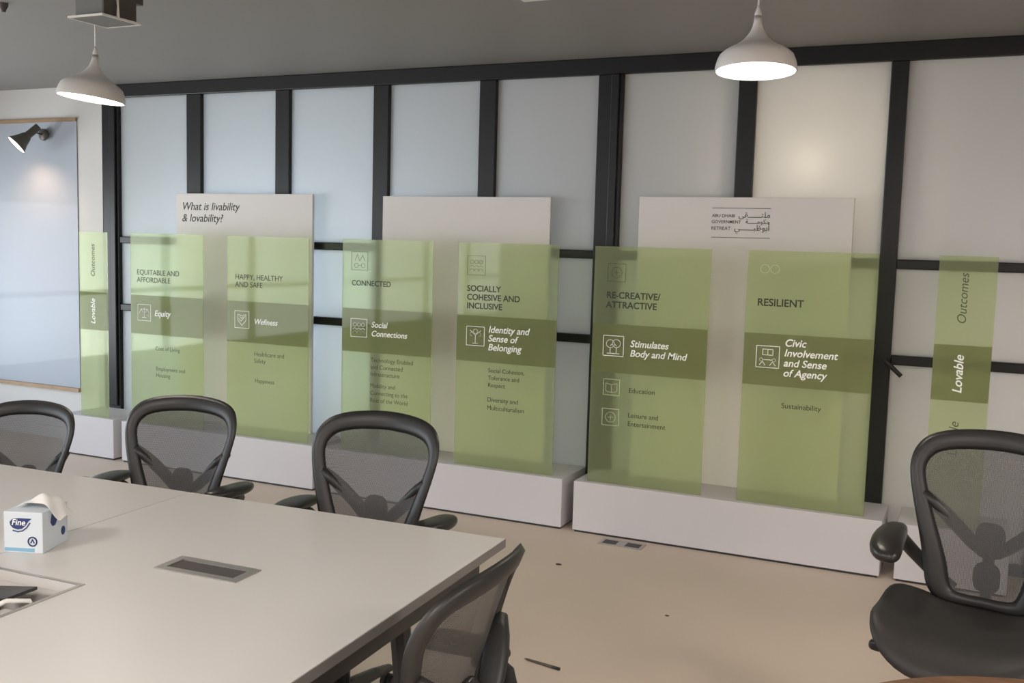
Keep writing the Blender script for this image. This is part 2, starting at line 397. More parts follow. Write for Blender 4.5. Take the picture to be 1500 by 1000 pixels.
GL = {   # line drawings in a unit square
 'scales': [[(.5,.2),(.5,.8)],[(.25,.72),(.75,.72)],arc(.27,.5,.14,180,360),arc(.73,.5,.14,180,360),[(.35,.2),(.65,.2)],[(.13,.5),(.27,.72),(.41,.5)],[(.59,.5),(.73,.72),(.87,.5)]],
 'shield': [[(.22,.8),(.5,.72),(.78,.8),(.78,.45),(.5,.15),(.22,.45),(.22,.8)],[(.3,.55),(.45,.4),(.72,.7)],[(.36,.68),(.48,.55),(.6,.68)]],
 'people': [arc(.25,.68,.1),arc(.5,.68,.1),arc(.75,.68,.1),arc(.25,.2,.12,0,180),arc(.5,.2,.12,0,180),arc(.75,.2,.12,0,180),[(.13,.42),(.25,.5),(.37,.42)],[(.38,.42),(.5,.5),(.62,.42)],[(.63,.42),(.75,.5),(.87,.42)]],
 'city': [[(.2,.5),(.35,.85),(.5,.5)],[(.5,.5),(.68,.82),(.82,.5)],arc(.3,.25,.12),arc(.72,.25,.12),[(.42,.25),(.6,.25)]],
 'sprout': [[(.5,.12),(.5,.55)],arc(.5,.75,.12),[(.5,.55),(.2,.8)],[(.5,.55),(.8,.8)],[(.35,.12),(.65,.12)],arc(.3,.6,.1,90,270),arc(.7,.6,.1,-90,90)],
 'tree': [arc(.35,.6,.2),arc(.65,.62,.2),[(.35,.4),(.35,.12)],[(.65,.42),(.65,.12)],[(.2,.12),(.8,.12)],[(.35,.5),(.45,.6)],[(.65,.5),(.55,.6)]],
 'hands': [[(.28,.85),(.72,.85),(.72,.58),(.28,.58),(.28,.85)],[(.5,.85),(.5,.58)],arc(.22,.36,.07),arc(.78,.36,.07),[(.3,.36),(.7,.36)],[(.15,.1),(.28,.28),(.4,.1)],[(.6,.1),(.72,.28),(.85,.1)]],
 'book': [[(.15,.75),(.5,.65),(.85,.75),(.85,.25),(.5,.15),(.15,.25),(.15,.75)],[(.5,.65),(.5,.15)]],
 'ticket': [arc(.5,.5,.3),[(.35,.5),(.65,.5)],[(.5,.35),(.5,.65)]],
 'rings': [arc(.3,.5,.18),arc(.7,.5,.18)],
}
def icon(parent, mat, glyph, x0, z0, wd, frame=True, r=0.0017, name='icon'):
    mb = MB()
    if frame: stroke(mb, [(x0,z0),(x0+wd,z0),(x0+wd,z0+wd*0.95),(x0,z0+wd*0.95)], r, closed=True)
    for g in GL[glyph]: stroke(mb, [(x0+wd*a, z0+wd*b*0.95) for a, b in g], r*0.9)
    return mb.build(name, mat, parent)
def green_panel(x0, x1, label, ztop=1.647, rot=0.0):
    root = thing('acrylic_panel', label, 'display panel', (x0, YG, ZP), 0)
    root.rotation_euler = (0, rot, 0)
    w_ = x1-x0
    boxo('sheet', M['green'], (0, w_, 0, 0.008, 0, ztop-ZP), root)
    boxo('printed_band', M['band'], (0.001, w_-0.001, -0.0008, -0.0001, 0.936-ZP, 1.212-ZP), root)
    return root
TB = 0.0008  # lettering on the band sits proud of its film
def pt(p, name, lines, x, wd, z, pitch, mat, italic=False, bold=0.0, x0=0, on_band=False):
    text(name, lines, wd, pitch, mat, p, (x-x0, -0.0006-(TB if on_band else 0), z-ZP), italic=italic, bold=bold)
def bicon(p, glyph):
    i_ = icon(p, M['white_ink'], glyph, 0.068, 1.032-ZP, 0.12, name='band_icon'); i_.location = (0, -TB, 0)
p1 = green_panel(-5.975, -5.702, 'narrow green panel with upright white Lovable lettering by the white wall')
text('heading', ['Outcomes'], 0.235, 0.03, M['olive'], p1, (0.153, -0.0006, 1.328-ZP), italic=True, vertical=True)
text('band_lettering', ['Lovable'], 0.185, 0.03, M['white_ink'], p1, (0.153, -0.0014, 0.982-ZP), italic=True, vertical=True, bold=0.012)
p2 = green_panel(-5.475, -4.815, 'green panel headed Equitable and Affordable with white Equity band')
X = -5.475
pt(p2, 'heading', ['EQUITABLE AND', 'AFFORDABLE'], -5.415, 0.39, 1.357, 0.053, M['ink'], x0=X)
pt(p2, 'band_lettering', ['Equity'], -5.250, 0.15, 1.070, 0.05, M['white_ink'], True, 0.012, X, True); bicon(p2, 'scales')
pt(p2, 'small_lettering', ['Cost of Living'], -5.245, 0.223, 0.828, 0.046, M['olive'], x0=X)
pt(p2, 'small_lettering', ['Employment and', 'Housing'], -5.240, 0.263, 0.684, 0.046, M['olive'], x0=X)
p3 = green_panel(-4.605, -3.935, 'green panel headed Happy, Healthy and Safe with white Wellness band')
X = -4.605
pt(p3, 'heading', ['HAPPY, HEALTHY', 'AND SAFE'], -4.535, 0.395, 1.358, 0.050, M['ink'], x0=X)
pt(p3, 'band_lettering', ['Wellness'], -4.370, 0.19, 1.064, 0.05, M['white_ink'], True, 0.012, X, True); bicon(p3, 'shield')
pt(p3, 'small_lettering', ['Healthcare and', 'Safety'], -4.373, 0.245, 0.850, 0.046, M['olive'], x0=X)
pt(p3, 'small_lettering', ['Happiness'], -4.365, 0.158, 0.670, 0.046, M['olive'], x0=X)
p4 = green_panel(-3.672, -3.016, 'green panel headed Connected with white Social Connections band')
X = -3.672
icon(p4, M['olive'], 'city', 0.068, 1.455-ZP, 0.12, r=0.0012)
pt(p4, 'heading', ['CONNECTED'], -3.601, 0.288, 1.357, 0.05, M['ink'], x0=X, bold=0.008)
pt(p4, 'band_lettering', ['Social', 'Connections'], -3.450, 0.262, 1.098, 0.056, M['white_ink'], True, 0.012, X, True); bicon(p4, 'people')
pt(p4, 'small_lettering', ['Technology Enabled', 'and Connected', 'Infrastructure'], -3.453, 0.309, 0.879, 0.045, M['olive'], x0=X)
pt(p4, 'small_lettering', ['Mobility and', 'Connecting to the', 'Rest of the World'], -3.453, 0.275, 0.716, 0.047, M['olive'], x0=X)
p5 = green_panel(-2.843, -2.192, 'green panel headed Socially Cohesive and Inclusive with white Belonging band')
X = -2.843
icon(p5, M['olive'], 'people', 0.064, 1.455-ZP, 0.12, r=0.0009)
pt(p5, 'heading', ['SOCIALLY', 'COHESIVE AND', 'INCLUSIVE'], -2.777, 0.348, 1.358, 0.052, M['ink'], x0=X, bold=0.018)
pt(p5, 'band_lettering', ['Identity and', 'Sense of', 'Belonging'], -2.628, 0.27, 1.116, 0.053, M['white_ink'], True, 0.014, X, True); bicon(p5, 'sprout')
pt(p5, 'small_lettering', ['Social Cohesion,', 'Tolerance and', 'Respect'], -2.624, 0.237, 0.877, 0.044, M['ink'], x0=X)
pt(p5, 'small_lettering', ['Diversity and', 'Multiculturalism'], -2.624, 0.242, 0.700, 0.049, M['ink'], x0=X)
p6 = green_panel(-1.970, -1.308, 'green panel headed Re-creative Attractive with white Body and Mind band')
X = -1.970
icon(p6, M['olive'], 'ticket', 0.080, 1.452-ZP, 0.105, r=0.0012)
pt(p6, 'heading', ['RE-CREATIVE/', 'ATTRACTIVE'], -1.896, 0.316, 1.358, 0.054, M['ink'], x0=X, bold=0.02)
pt(p6, 'band_lettering', ['Stimulates', 'Body and Mind'], -1.742, 0.328, 1.090, 0.054, M['white_ink'], True, 0.014, X, True); bicon(p6, 'tree')
icon(p6, M['pale'], 'book', 0.078, 0.808-ZP, 0.095, r=0.0012); icon(p6, M['pale'], 'ticket', 0.076, 0.634-ZP, 0.1, r=0.0012)
pt(p6, 'small_lettering', ['Education'], -1.739, 0.148, 0.831, 0.046, M['ink'], x0=X)
pt(p6, 'small_lettering', ['Leisure and', 'Entertainment'], -1.739, 0.218, 0.690, 0.049, M['ink'], x0=X)
p7 = green_panel(-1.110, -0.455, 'green panel headed Resilient with white Civic Involvement band')
X = -1.110
icon(p7, M['pale'], 'rings', 0.052, 1.49-ZP, 0.13, frame=False, r=0.0014)
pt(p7, 'heading', ['RESILIENT'], -1.048, 0.237, 1.358, 0.043, M['ink'], x0=X, bold=0.02)
pt(p7, 'band_lettering', ['Civic', 'Involvement', 'and Sense', 'of Agency'], -0.897, 0.272, 1.151, 0.053, M['white_ink'], True, 0.014, X, True); bicon(p7, 'hands')
pt(p7, 'small_lettering', ['Sustainability'], -0.897, 0.202, 0.823, 0.044, M['ink'], x0=X)
p8 = green_panel(-0.176, 0.085, 'narrow green panel with upright white Lovable lettering above right-hand office chair')
text('heading', ['Outcomes'], 0.245, 0.03, M['olive'], p8, (0.136, -0.0006, 1.321-ZP), italic=True, vertical=True)
text('band_lettering', ['Lovable'], 0.187, 0.03, M['white_ink'], p8, (0.138, -0.0014, 0.978-ZP), italic=True, vertical=True, bold=0.014)
text('foot_lettering', ['Livable'], 0.170, 0.03, M['olive'], p8, (0.136, -0.0006, 0.664-ZP), italic=True, vertical=True)

# ------------------------------------------------------------------ glass board and wall lamp at the left
gb = thing('wall_board', 'large glossy white glass board with thin wooden rails on left wall', 'whiteboard', (-7.5, D, 0.42))
boxo('board_sheet', M['glassboard'], (-0.48, 1.145, -0.008, -0.002, 0.0, 2.07), gb, bevel=0.002)
boxo('rail', M['woodtrim'], (-0.48, 1.145, -0.018, -0.002, 2.07, 2.095), gb)
boxo('rail', M['woodtrim'], (-0.48, 1.15, -0.030, -0.002, -0.028, 0.0), gb)
wl = thing('wall_lamp', 'grey angled cone wall lamp above the glossy white board', 'lamp', (-6.673, D-0.025, 2.39))
MB().lathe([(0.0,0),(0.040,0),(0.046,0.008),(0.046,0.022),(0.036,0.03),(0.0,0.032)], 32, mat=Matrix.Rotation(PI/2, 3, 'X')).build('wall_plate', M['wlamp'], wl, smooth=True)
MB().tube([(0,-0.03,0), (0.0,-0.11,0.012), (0.045,-0.150,0.0)], 0.006).build('arm', M['wlamp'], wl, smooth=True)
hd = Vector((-0.36, -0.63, -0.69)).normalized()
rotm = Vector((0,0,1)).rotation_difference(hd).to_matrix()
hb = MB().lathe([(0.0,-0.02),(0.027,-0.02),(0.028,-0.01),(0.028,0.085),(0.036,0.092),(0.042,0.11),(0.056,0.15),(0.082,0.20),(0.080,0.201),(0.054,0.152),(0.0,0.145)], 32, c=(0.060,-0.130,0.035), mat=rotm)
hb.build('shade', M['wlamp'], wl, smooth=True)
MB().lathe([(0.0,0.196),(0.078,0.196)], 32, c=(0.060,-0.130,0.035), mat=rotm).build('bulb_disc', M['lamp_in'], wl)
sl = bpy.data.lights.new('wall_lamp_light', 'SPOT'); sl.energy = 9; sl.color = (1.0, 0.64, 0.40); sl.spot_size = math.radians(120); sl.spot_blend = 1.0; sl.shadow_soft_size = 0.06
so = bpy.data.objects.new('wall_lamp_light', sl); COL.objects.link(so)
so.location = Vector((-6.673, D-0.025, 2.39)) + Vector((0.060,-0.130,0.035)) + hd*0.24
so.rotation_euler = Vector((0.0, 0.42, -0.9)).to_track_quat('-Z', 'Y').to_euler()

# ------------------------------------------------------------------ pendants
def pendant(loc, tilt, label):
    root = thing('pendant_lamp', label, 'lamp', loc, 0, None)
    R_ = 0.150; H_ = 0.205
    prof = [(1.0,0),(1.005,.03),(.985,.12),(.955,.20),(.90,.29),(.80,.355),(.68,.41),(.52,.47),(.40,.53),(.31,.59),(.23,.66),(.175,.72),(.13,.80),(.105,.88),(.09,1.0)]
    tm = Euler(tilt).to_matrix()
    outer = [(r*R_, z*H_) for r, z in prof]; inner = [(max(r*R_-0.004, 0.004), max(z*H_-0.004, 0.0)) for r, z in prof][::-1]
    MB().lathe(outer+inner, 48, mat=tm).build('shade', M['shade'], root, smooth=True)
    MB().lathe([(0.0,0.006),(R_*0.968,0.006)], 48, mat=tm).build('diffuser', M['lamp_in'], root)
    top = tm @ Vector((0,0,H_))
    MB().lathe([(0.013,0),(0.013,0.012),(0.006,0.03),(0.004,0.04)], 20, c=top-Vector((0,0,0.002)), cap1=True).build('cap', M['shade'], root, smooth=True)
    MB().tube([top+Vector((0,0,0.03)), (top.x, top.y, CEIL-loc[2]-0.03)], 0.004, 8).build('cord', M['shade'], root, smooth=True)
    MB().lathe([(0.05,0),(0.05,-0.02),(0.02,-0.035)], 24, c=(top.x, top.y, CEIL-loc[2]), cap1=True).build('ceiling_rose', M['shade'], root)
    l = bpy.data.lights.new('pendant_light', 'SPOT'); l.energy = 30; l.color = (1.0, 0.88, 0.74); l.spot_size = math.radians(140); l.spot_blend = 0.6; l.shadow_soft_size = 0.1
    o = bpy.data.objects.new('pendant_light', l); COL.objects.link(o); o.location = Vector(loc)-Vector((0,0,0.02))
    return root
pendant((-3.80, 3.50, 2.262), (math.radians(-4.0), math.radians(5.0), 0), 'white onion-shaped pendant lamp at left, hanging over the long table')
pendant((-0.802, 3.85, 2.310), (math.radians(-3.5), math.radians(-1.0), 0), 'white onion-shaped pendant lamp at right, hanging before the green panels')

# ------------------------------------------------------------------ ceiling items
cb = thing('ceiling_equipment', 'grey ceiling mounted equipment box on a white bracket plate at top left', 'projector', (-3.29, 3.11, 2.5))
pl_ = boxo('bracket_plate', M['boxgrey'], (-0.088, 0.088, -0.098, 0.094, 0.002, 0.006), cb)
rim_ = MB()
for b in ((-0.095,-0.088,-0.105,0.10),(0.088,0.095,-0.105,0.10),(-0.088,0.088,-0.105,-0.098),(-0.088,0.088,0.094,0.10)): rim_.box(b[0],b[1],b[2],b[3],0.0,0.008)
rim_.build('plate_rim', M['whitemetal'], pl_)
boxo('box_body', M['boxgrey'], (-0.075, 0.075, -0.085, 0.085, 0.012, 0.20), cb, bevel=0.004)
boxo('front_cover', M['boxdark'], (0.075, 0.082, -0.085, 0.085, 0.012, 0.20), cb)
boxo('side_module', M['boxdark'], (0.02, 0.082, 0.086, 0.125, 0.085, 0.20), cb, bevel=0.003)
MB().tube([(0.09,-0.02,0.006),(0.09,-0.02,0.05),(0.088,-0.02,0.085)], [0.007,0.004,0.006], 10).build('clamp_screw', M['whitemetal'], cb, smooth=True)
MB().tube([(0,0,0.195),(0,0,CEIL-2.5)], 0.02, 12).build('mount_pole', M['boxdark'], cb, smooth=True)
tag(MB().lathe([(0.022,0),(0.022,-0.015),(0.014,-0.03),(0.010,-0.042)], 20, c=(-4.42, 3.54, CEIL), cap1=True).build('sprinkler', M['boxdark'], smooth=True),
    'small dark ceiling sprinkler in the top left corner', 'sprinkler')
def ceiling_fill(x, y, label, group=None):  # added out-of-view fixture around each ceiling fill
    root = thing('ceiling_fill', label, 'ceiling light', (x, y, CEIL), 0, group)
    f = MB()
    for b in ((-0.6,0.6,-0.3,-0.27),(-0.6,0.6,0.27,0.3),(-0.6,-0.57,-0.27,0.27),(0.57,0.6,-0.27,0.27)): f.box(b[0],b[1],b[2],b[3],-0.03,0)
    f.build('frame', M['whitemetal'], root)
    boxo('diffuser', M['diffuser'], (-0.57,0.57,-0.27,0.27,-0.02,0), root)
for x, y in CEILING_FILLS: ceiling_fill(x, y, 'unseen flat rectangular ceiling light added to light the room', 'added ceiling fill lights')
cs = tag(boxo('ceiling_grille', M['whitemetal'], (-1.92, -1.55, 3.99, 4.205, CEIL-0.03, CEIL), bevel=0.003), 'pale grille at the top edge of the dark ceiling', 'grille')

# ------------------------------------------------------------------ tables
TX, TY, TR = -1.275, 2.7603, 0.0428
def tabletop(mb, x0, x1, y0, y1, z0, z1, holes):
    xs = sorted({x0, x1, *[h_[0] for h_ in holes], *[h_[1] for h_ in holes]}); ys = sorted({y0, y1, *[h_[2] for h_ in holes], *[h_[3] for h_ in holes]})
    inh = lambda a, b: any(h_[0]-1e-6 <= a <= h_[1]+1e-6 and h_[2]-1e-6 <= b <= h_[3]+1e-6 for h_ in holes)
    vt, vb = {}, {}
    for i, x in enumerate(xs):
        for j, y_ in enumerate(ys): vt[i,j] = mb.bm.verts.new((x,y_,z1)); vb[i,j] = mb.bm.verts.new((x,y_,z0))
    solid = {(i,j): not inh((xs[i]+xs[i+1])/2, (ys[j]+ys[j+1])/2) for i in range(len(xs)-1) for j in range(len(ys)-1)}
    for (i,j), ok in solid.items():
        if not ok: continue
        mb.bm.faces.new([vt[i,j],vt[i+1,j],vt[i+1,j+1],vt[i,j+1]]); mb.bm.faces.new([vb[i,j],vb[i,j+1],vb[i+1,j+1],vb[i+1,j]])
        for (di,dj),(a,b) in {(-1,0):((i,j),(i,j+1)),(1,0):((i+1,j),(i+1,j+1)),(0,-1):((i,j),(i+1,j)),(0,1):((i,j+1),(i+1,j+1))}.items():
            if not solid.get((i+di,j+dj), False): mb.bm.faces.new([vt[a],vt[b],vb[b],vb[a]])
    for v in [v for v in mb.bm.verts if not v.link_faces]: mb.bm.verts.remove(v)
def table(xa, xb, depth, holes, label):
    root = thing('meeting_table', label, 'table', (TX, TY, 0), TR)
    mb = MB(); tabletop(mb, xa, xb, -depth, 0, 0.712, 0.74, holes)
    top = mb.build('tabletop', M['table'], root)
    e_ = MB()
    e_.box(xa, xb, 0.0, 0.0022, 0.7122, 0.7375).box(xb-0.0001, xb+0.0022, -depth, 0.0022, 0.7122, 0.7375)
    e_.build('edge_band', M['edge'], root)
    f = MB()
    f.box(xa+0.05, xb-0.06, -0.14, -0.09, 0.688, 0.711).box(xa+0.05, xb-0.06, -depth+0.09, -depth+0.14, 0.688, 0.711)
    f.box(xb-0.11, xb-0.06, -depth+0.14, -0.14, 0.688, 0.711).box(xa+0.05, xa+0.10, -depth+0.14, -0.14, 0.688, 0.711)
    f.box(xb-0.058, xb-0.022, -depth+0.14, -0.14, 0.655, 0.711)
    f.build('under_frame', M['steel'], root)
    for lx in (xa+0.075, xb-0.085):
        for ly in (-0.52, -depth+0.52):
            MB().tube([(lx, ly+(0.10 if ly > -1 else -0.10), 0.0), (lx, ly, 0.689)], [0.022, 0.03], 8).build('leg', M['steel'], root)
    return root
H1 = (-1.13, -0.821, -1.17, -0.893); H2 = (-0.735, -0.486, -0.694, -0.595)
t1 = table(-1.208, 0.0, 2.6, [H1, H2], 'white meeting table with open cable hatch and aluminium socket strip')
t2 = table(-3.2, -1.212, 2.6, [], 'white meeting table at left edge, beyond the joint behind the tissue box')
# flush aluminium socket strip
def rim(name, h, wd, mat, parent, zt=0.742, zb=0.735):
    m_ = MB(); x0, x1, y0, y1 = h
    m_.box(x0-wd, x1+wd, y0-wd, y0, zb, zt).box(x0-wd, x1+wd, y1, y1+wd, zb, zt).box(x0-wd, x0, y0, y1, zb, zt).box(x1, x1+wd, y0, y1, zb, zt)
    return m_.build(name, mat, parent)
H2i = (-0.722, -0.500, -0.678, -0.611)
ss = rim('socket_strip', H2i, 0.024, M['alu'], t1, 0.7435, 0.7402)
boxo('brush', M['boxdark'], (H2i[0]-0.001, H2i[1]+0.001, H2i[2]-0.001, H2i[3]+0.001, 0.7300, 0.7405), ss)
ct = rim('cable_hatch', H1, 0.012, M['alu'], t1, 0.7415, 0.7402)
x0, x1, y0, y1 = H1
boxo('hatch_tray', M['alu'], (x0-0.01, x1+0.01, y0-0.01, y1+0.01, 0.628, 0.632), ct)
tw = MB(); tw.box(x0-0.008,x0-0.001,y0,y1,0.632,0.711).box(x1+0.001,x1+0.008,y0,y1,0.632,0.711).box(x0,x1,y0-0.008,y0-0.001,0.632,0.711).box(x0,x1,y1+0.001,y1+0.008,0.632,0.711)
tw.build('hatch_wall', M['table'], ct)
fl = MB().box(-0.13, 0.0, -0.10, 0.0, -0.004, 0.004, mat=Matrix.Translation((x0+0.20, y1-0.03, 0.725)) @ Matrix.Rotation(math.radians(-8), 4, 'Y'))
fl.build('hatch_lid', M['steel'], ct)
boxo('socket_block', M['black'], (x0+0.01, x0+0.165, y0+0.04, y0+0.14, 0.632, 0.715), ct, bevel=0.004)
pw = MB().tube([(x0+0.17, y0+0.10, 0.70), (x0+0.20, y0+0.15, 0.722), (x0+0.235, y0+0.19, 0.715), (x0+0.24, y0+0.205, 0.68), (x0+0.24, y0+0.20, 0.64)], 0.006, 10)
pw.build('cable', M['cable'], ct, smooth=True)
boxo('power_adapter', M['cable'], (x0+0.175, x0+0.26, y0+0.08, y0+0.17, 0.633, 0.695), ct, bevel=0.008)
boxo('divider', M['boxgrey'], (x1-0.055, x1-0.048, y1-0.12, y1-0.02, 0.633, 0.716), ct)

# ------------------------------------------------------------------ tissue box
def t2w(x, y_, z=0.74): return Vector((TX+x*math.cos(TR)-y_*math.sin(TR), TY+x*math.sin(TR)+y_*math.cos(TR), z))
c0 = t2w(-1.214, -0.778); c1 = t2w(-1.106, -0.744)
ang = math.atan2(c1.y-c0.y, c1.x-c0.x)
tb = thing('tissue_box', 'blue and white cube tissue box with a tissue pulled out', 'tissue box', c0, ang)
W_, DP, HT = 0.115, 0.135, 0.118
boxo('carton', M['card'], (0, W_, 0, DP, 0.0, HT), tb, bevel=0.002)
boxo('blue_stripe', M['cardblue'], (0.002, W_-0.025, -0.0006, 0, 0.004, 0.014), tb)
def flatpoly(name, pts, mat, parent, side=False, off=0.0008, loc=(0,0,0)):
    mb = MB(); mk = (lambda u, z, o_: (W_+o_, u, z)) if side else (lambda u, z, o_: (u, -o_, z))
    a = [mb.bm.verts.new(mk(u, z, off)) for u, z in pts]; b = [mb.bm.verts.new(mk(u, z, 0.0001)) for u, z in pts]
    mb.bm.faces.new(a); mb.bm.faces.new(b[::-1])
    for i in range(len(pts)): mb.bm.faces.new([a[i], a[(i+1)%len(pts)], b[(i+1)%len(pts)], b[i]])
    return mb.build(name, mat, parent)
logo = [(0.016+0.03*(1-math.cos(a)), 0.083+0.017*math.sin(a)) for a in [math.radians(-180+i*15) for i in range(1, 8)]]
logo = [(0.018,0.088),(0.026,0.097),(0.045,0.100),(0.084,0.100),(0.074,0.092),(0.066,0.080),(0.055,0.070),(0.042,0.067),(0.028,0.071),(0.020,0.079)]
flatpoly('logo_patch', logo, M['navy'], tb)
sw = MB(); stroke(sw, [(0.028,0.064),(0.042,0.061),(0.056,0.064),(0.068,0.073),(0.078,0.087)], 0.0016); sw.build('logo_swoosh', M['navy'], tb)
text('logo_lettering', ['Fine'], 0.040, 0.03, M['white_ink'], tb, (0.025, -0.0014, 0.080), italic=True, bold=0.01)
rg = MB(); stroke(rg, arc(0.085, 0.034, 0.0125, n=24), 0.0019); stroke(rg, [(0.080,0.030),(0.085,0.040),(0.090,0.030)], 0.0016); rg.build('round_mark', M['navy'], tb)
flatpoly('logo_patch', [(0.03+0.042*q[0]/0.07, q[1]+0.004) for q in [(0.018,0.075),(0.03,0.098),(0.055,0.106),(0.085,0.098),(0.078,0.076),(0.06,0.062),(0.035,0.062)]], M['navy'], tb, side=True)
flatpoly('round_mark', [(0.108+0.011*math.cos(i*PI/8), 0.038+0.013*math.sin(i*PI/8)) for i in range(16)], M['navy'], tb, side=True)
tm_ = MB(); rows = []
for i in range(9):
    u = i/8; row = []
    for j in range(7):
        v = j/6
        x = 0.02+u*0.135; y_ = 0.028+v*0.085+0.01*math.sin(u*5)
        z = HT+0.004+0.030*math.sin(PI*min(1, u*1.15))*(0.55+0.45*math.sin(PI*v))+0.004*math.sin(u*11+v*7) - max(0, u-0.72)*0.10
        row.append(tm_.bm.verts.new((x, y_, z)))
    rows.append(row)
for i in range(8):
    for j in range(6): tm_.bm.faces.new([rows[i][j], rows[i+1][j], rows[i+1][j+1], rows[i][j+1]])
to = tm_.build('tissue', M['tissue'], tb, smooth=True)
sd = to.modifiers.new('thickness', 'SOLIDIFY'); sd.thickness = 0.0012
ss_ = to.modifiers.new('smooth', 'SUBSURF'); ss_.levels = 2; ss_.render_levels = 2

# ------------------------------------------------------------------ office chairs
def cr(pts, n):
    """Catmull-Rom through 2D points, n samples per span"""
    out = []
    for i in range(len(pts)-1):
        p0 = pts[max(i-1,0)] if i > 0 else (-pts[1][0], pts[1][1]); p1, p2 = pts[i], pts[i+1]
        p3 = pts[i+2] if i+2 < len(pts) else (-pts[-2][0], pts[-2][1])
        for k in range(n):
            t = k/n
            out.append(tuple(0.5*((2*b)+(-a+c)*t+(2*a-5*b+4*c-d)*t*t+(-a+3*b-3*c+d)*t**3) for a, b, c, d in zip(p0, p1, p2, p3)))
    out.append(pts[-1]); return out
OUT = [(0,0),(.08,.0),(.135,.012),(.165,.05),(.178,.11),(.192,.18),(.210,.25),(.229,.32),(.243,.38),(.248,.425),(.240,.470),(.212,.508),(.160,.530),(.085,.541),(0,.545)]
INN = [(0,.036),(.05,.036),(.085,.044),(.100,.075),(.112,.125),(.134,.19),(.158,.255),(.180,.32),(.196,.372),(.202,.405),(.196,.434),(.174,.458),(.134,.471),(.075,.478),(0,.481)]
def full(half):
    h_ = cr(half, 4); return h_ + [(-x, z) for x, z in h_[-2:0:-1]]
def S(x, v, off=0.0):
    return Vector((x, 0.175+0.235*v-0.95*x*x-0.02*math.sin(PI*min(1, v/0.5))+off, 0.475+v))
def make_chair(label):
    root = thing('office_chair', label, 'chair', (0,0,0), 0)
    o_, i_ = full(OUT), full(INN); n_ = len(o_)
    mb = MB(); loops = []
    for f, off in ((0.0,0.0),(0.25,-0.011),(0.75,-0.010),(1.0,0.0),(0.75,0.013),(0.25,0.016)):
        loops.append([mb.bm.verts.new(S(a[0]*(1-f)+b[0]*f, a[1]*(1-f)+b[1]*f, off)) for a, b in zip(o_, i_)])
    for k in range(6):
        for j in range(n_): mb.bm.faces.new([loops[k][j], loops[k][(j+1)%n_], loops[(k+1)%6][(j+1)%n_], loops[(k+1)%6][j]])
    mb.build('back_frame', M['chair'], root, smooth=True)
    mb = MB(); rings = []; cz = 0.30
    for f in (1.04, 0.8, 0.6, 0.4, 0.2):
        rings.append([mb.bm.verts.new(S(x*f, cz+(z-cz)*f, -0.001)) for x, z in i_])
    for k in range(4):
        for j in range(n_): mb.bm.faces.new([rings[k][j], rings[k][(j+1)%n_], rings[k+1][(j+1)%n_], rings[k+1][j]])
    mb.bm.faces.new(rings[-1]); mb.build('backrest', M['mesh'], root, smooth=True)
    # rear Y-shaped support and lumbar pads
    mb = MB()
    for s in (-1, 1):
        mb.tube([S(0.015*s,.165,.040), S(0.055*s,.190,.044), S(0.095*s,.228,.040), S(0.135*s,.268,.030), S(0.168*s,.300,.020), S(0.205*s,.335,.010)], [.030,.030,.031,.032,.030,.022], 10, flat=0.7)
    mb.tube([S(0,.20,.028), S(0,.10,.034), S(0,.0,.034), Vector((0,.15,.40)), Vector((0,.05,.375))], [.016,.019,.022,.028,.03], 12)
    mb.build('back_support', M['chair'], root, smooth=True)
    mb = MB().blob(S(0,.205,.022), (.045,.016,.058), 3.0)
    mb.build('lumbar_pad', M['pad'], root, smooth=True)
    MB().blob(S(0,.090,.026), (.040,.014,.048), 3.0).build('lumbar_pad', M['pad'], root, smooth=True)
    # seat
    mb = MB(); seg = 48
    def so_(a, f):
        c, s = math.cos(a), math.sin(a); e_ = 2/3.2
        return (0.255*f*math.copysign(abs(c)**e_, c), -0.045+0.235*f*math.copysign(abs(s)**e_, s))
    def zt(x, y_): return 0.462+0.055*(abs(x)/0.255)**2.5+(-0.055*((-0.14-y_)/0.14)**2 if y_ < -0.14 else 0)+(0.03*((y_-0.1)/0.1)**2 if y_ > 0.1 else 0)+(0.055*(abs(x)/0.255)**3*min(1,(y_+0.05)/0.2) if y_ > -0.05 else 0)
    rings = []
    for f, dz in ((0.15,0),(0.4,0),(0.65,0),(0.85,0),(0.95,-0.003),(1.0,-0.016),(1.0,-0.034),(0.93,-0.05),(0.6,-0.06),(0.15,-0.06)):
        row = []
        for k in range(seg):
            x, y_ = so_(2*PI*k/seg, f); row.append(mb.bm.verts.new((x, y_, zt(x, y_)+dz)))
        rings.append(row)
    for k in range(len(rings)-1):
        for j in range(seg): mb.bm.faces.new([rings[k][j], rings[k][(j+1)%seg], rings[k+1][(j+1)%seg], rings[k+1][j]])
    mb.bm.faces.new(rings[0]); mb.bm.faces.new(rings[-1][::-1])
    mb.build('seat', M['seatm'], root, smooth=True)
    # arms
    for s in (-1, 1):
        MB().tube([(.10*s,.235,.50), (.16*s,.240,.54), (.23*s,.235,.60), (.262*s,.205,.645), (.266*s,.17,.662), (.266*s,.12,.664)], [.022,.022,.022,.023,.023,.022], 12).build('arm_support', M['chair'], root, smooth=True)
        mb = MB().blob((0,0,0), (.050,.132,.021), 2.5)
        for v in mb.bm.verts:
            v.co.x += s*0.018*(1-(v.co.y/0.13)**2) - s*0.01; v.co.x *= 1.0-0.10*(v.co.y/0.13)
        mb.build('armrest', M['pad'], root, smooth=True, loc=(.268*s, .14, .690), rot=(math.radians(-2), 0, math.radians(-6*s)))
    MB().blob((0,.03,.352), (.085,.13,.045), 3.2).build('tilt_housing', M['chair'], root, smooth=True)
    lv = MB().tube([(-.07,-.02,.365), (-.19,-.045,.375), (-.225,-.05,.365)], .006, 8)
    lv.build('tilt_lever', M['chair'], root, smooth=True)
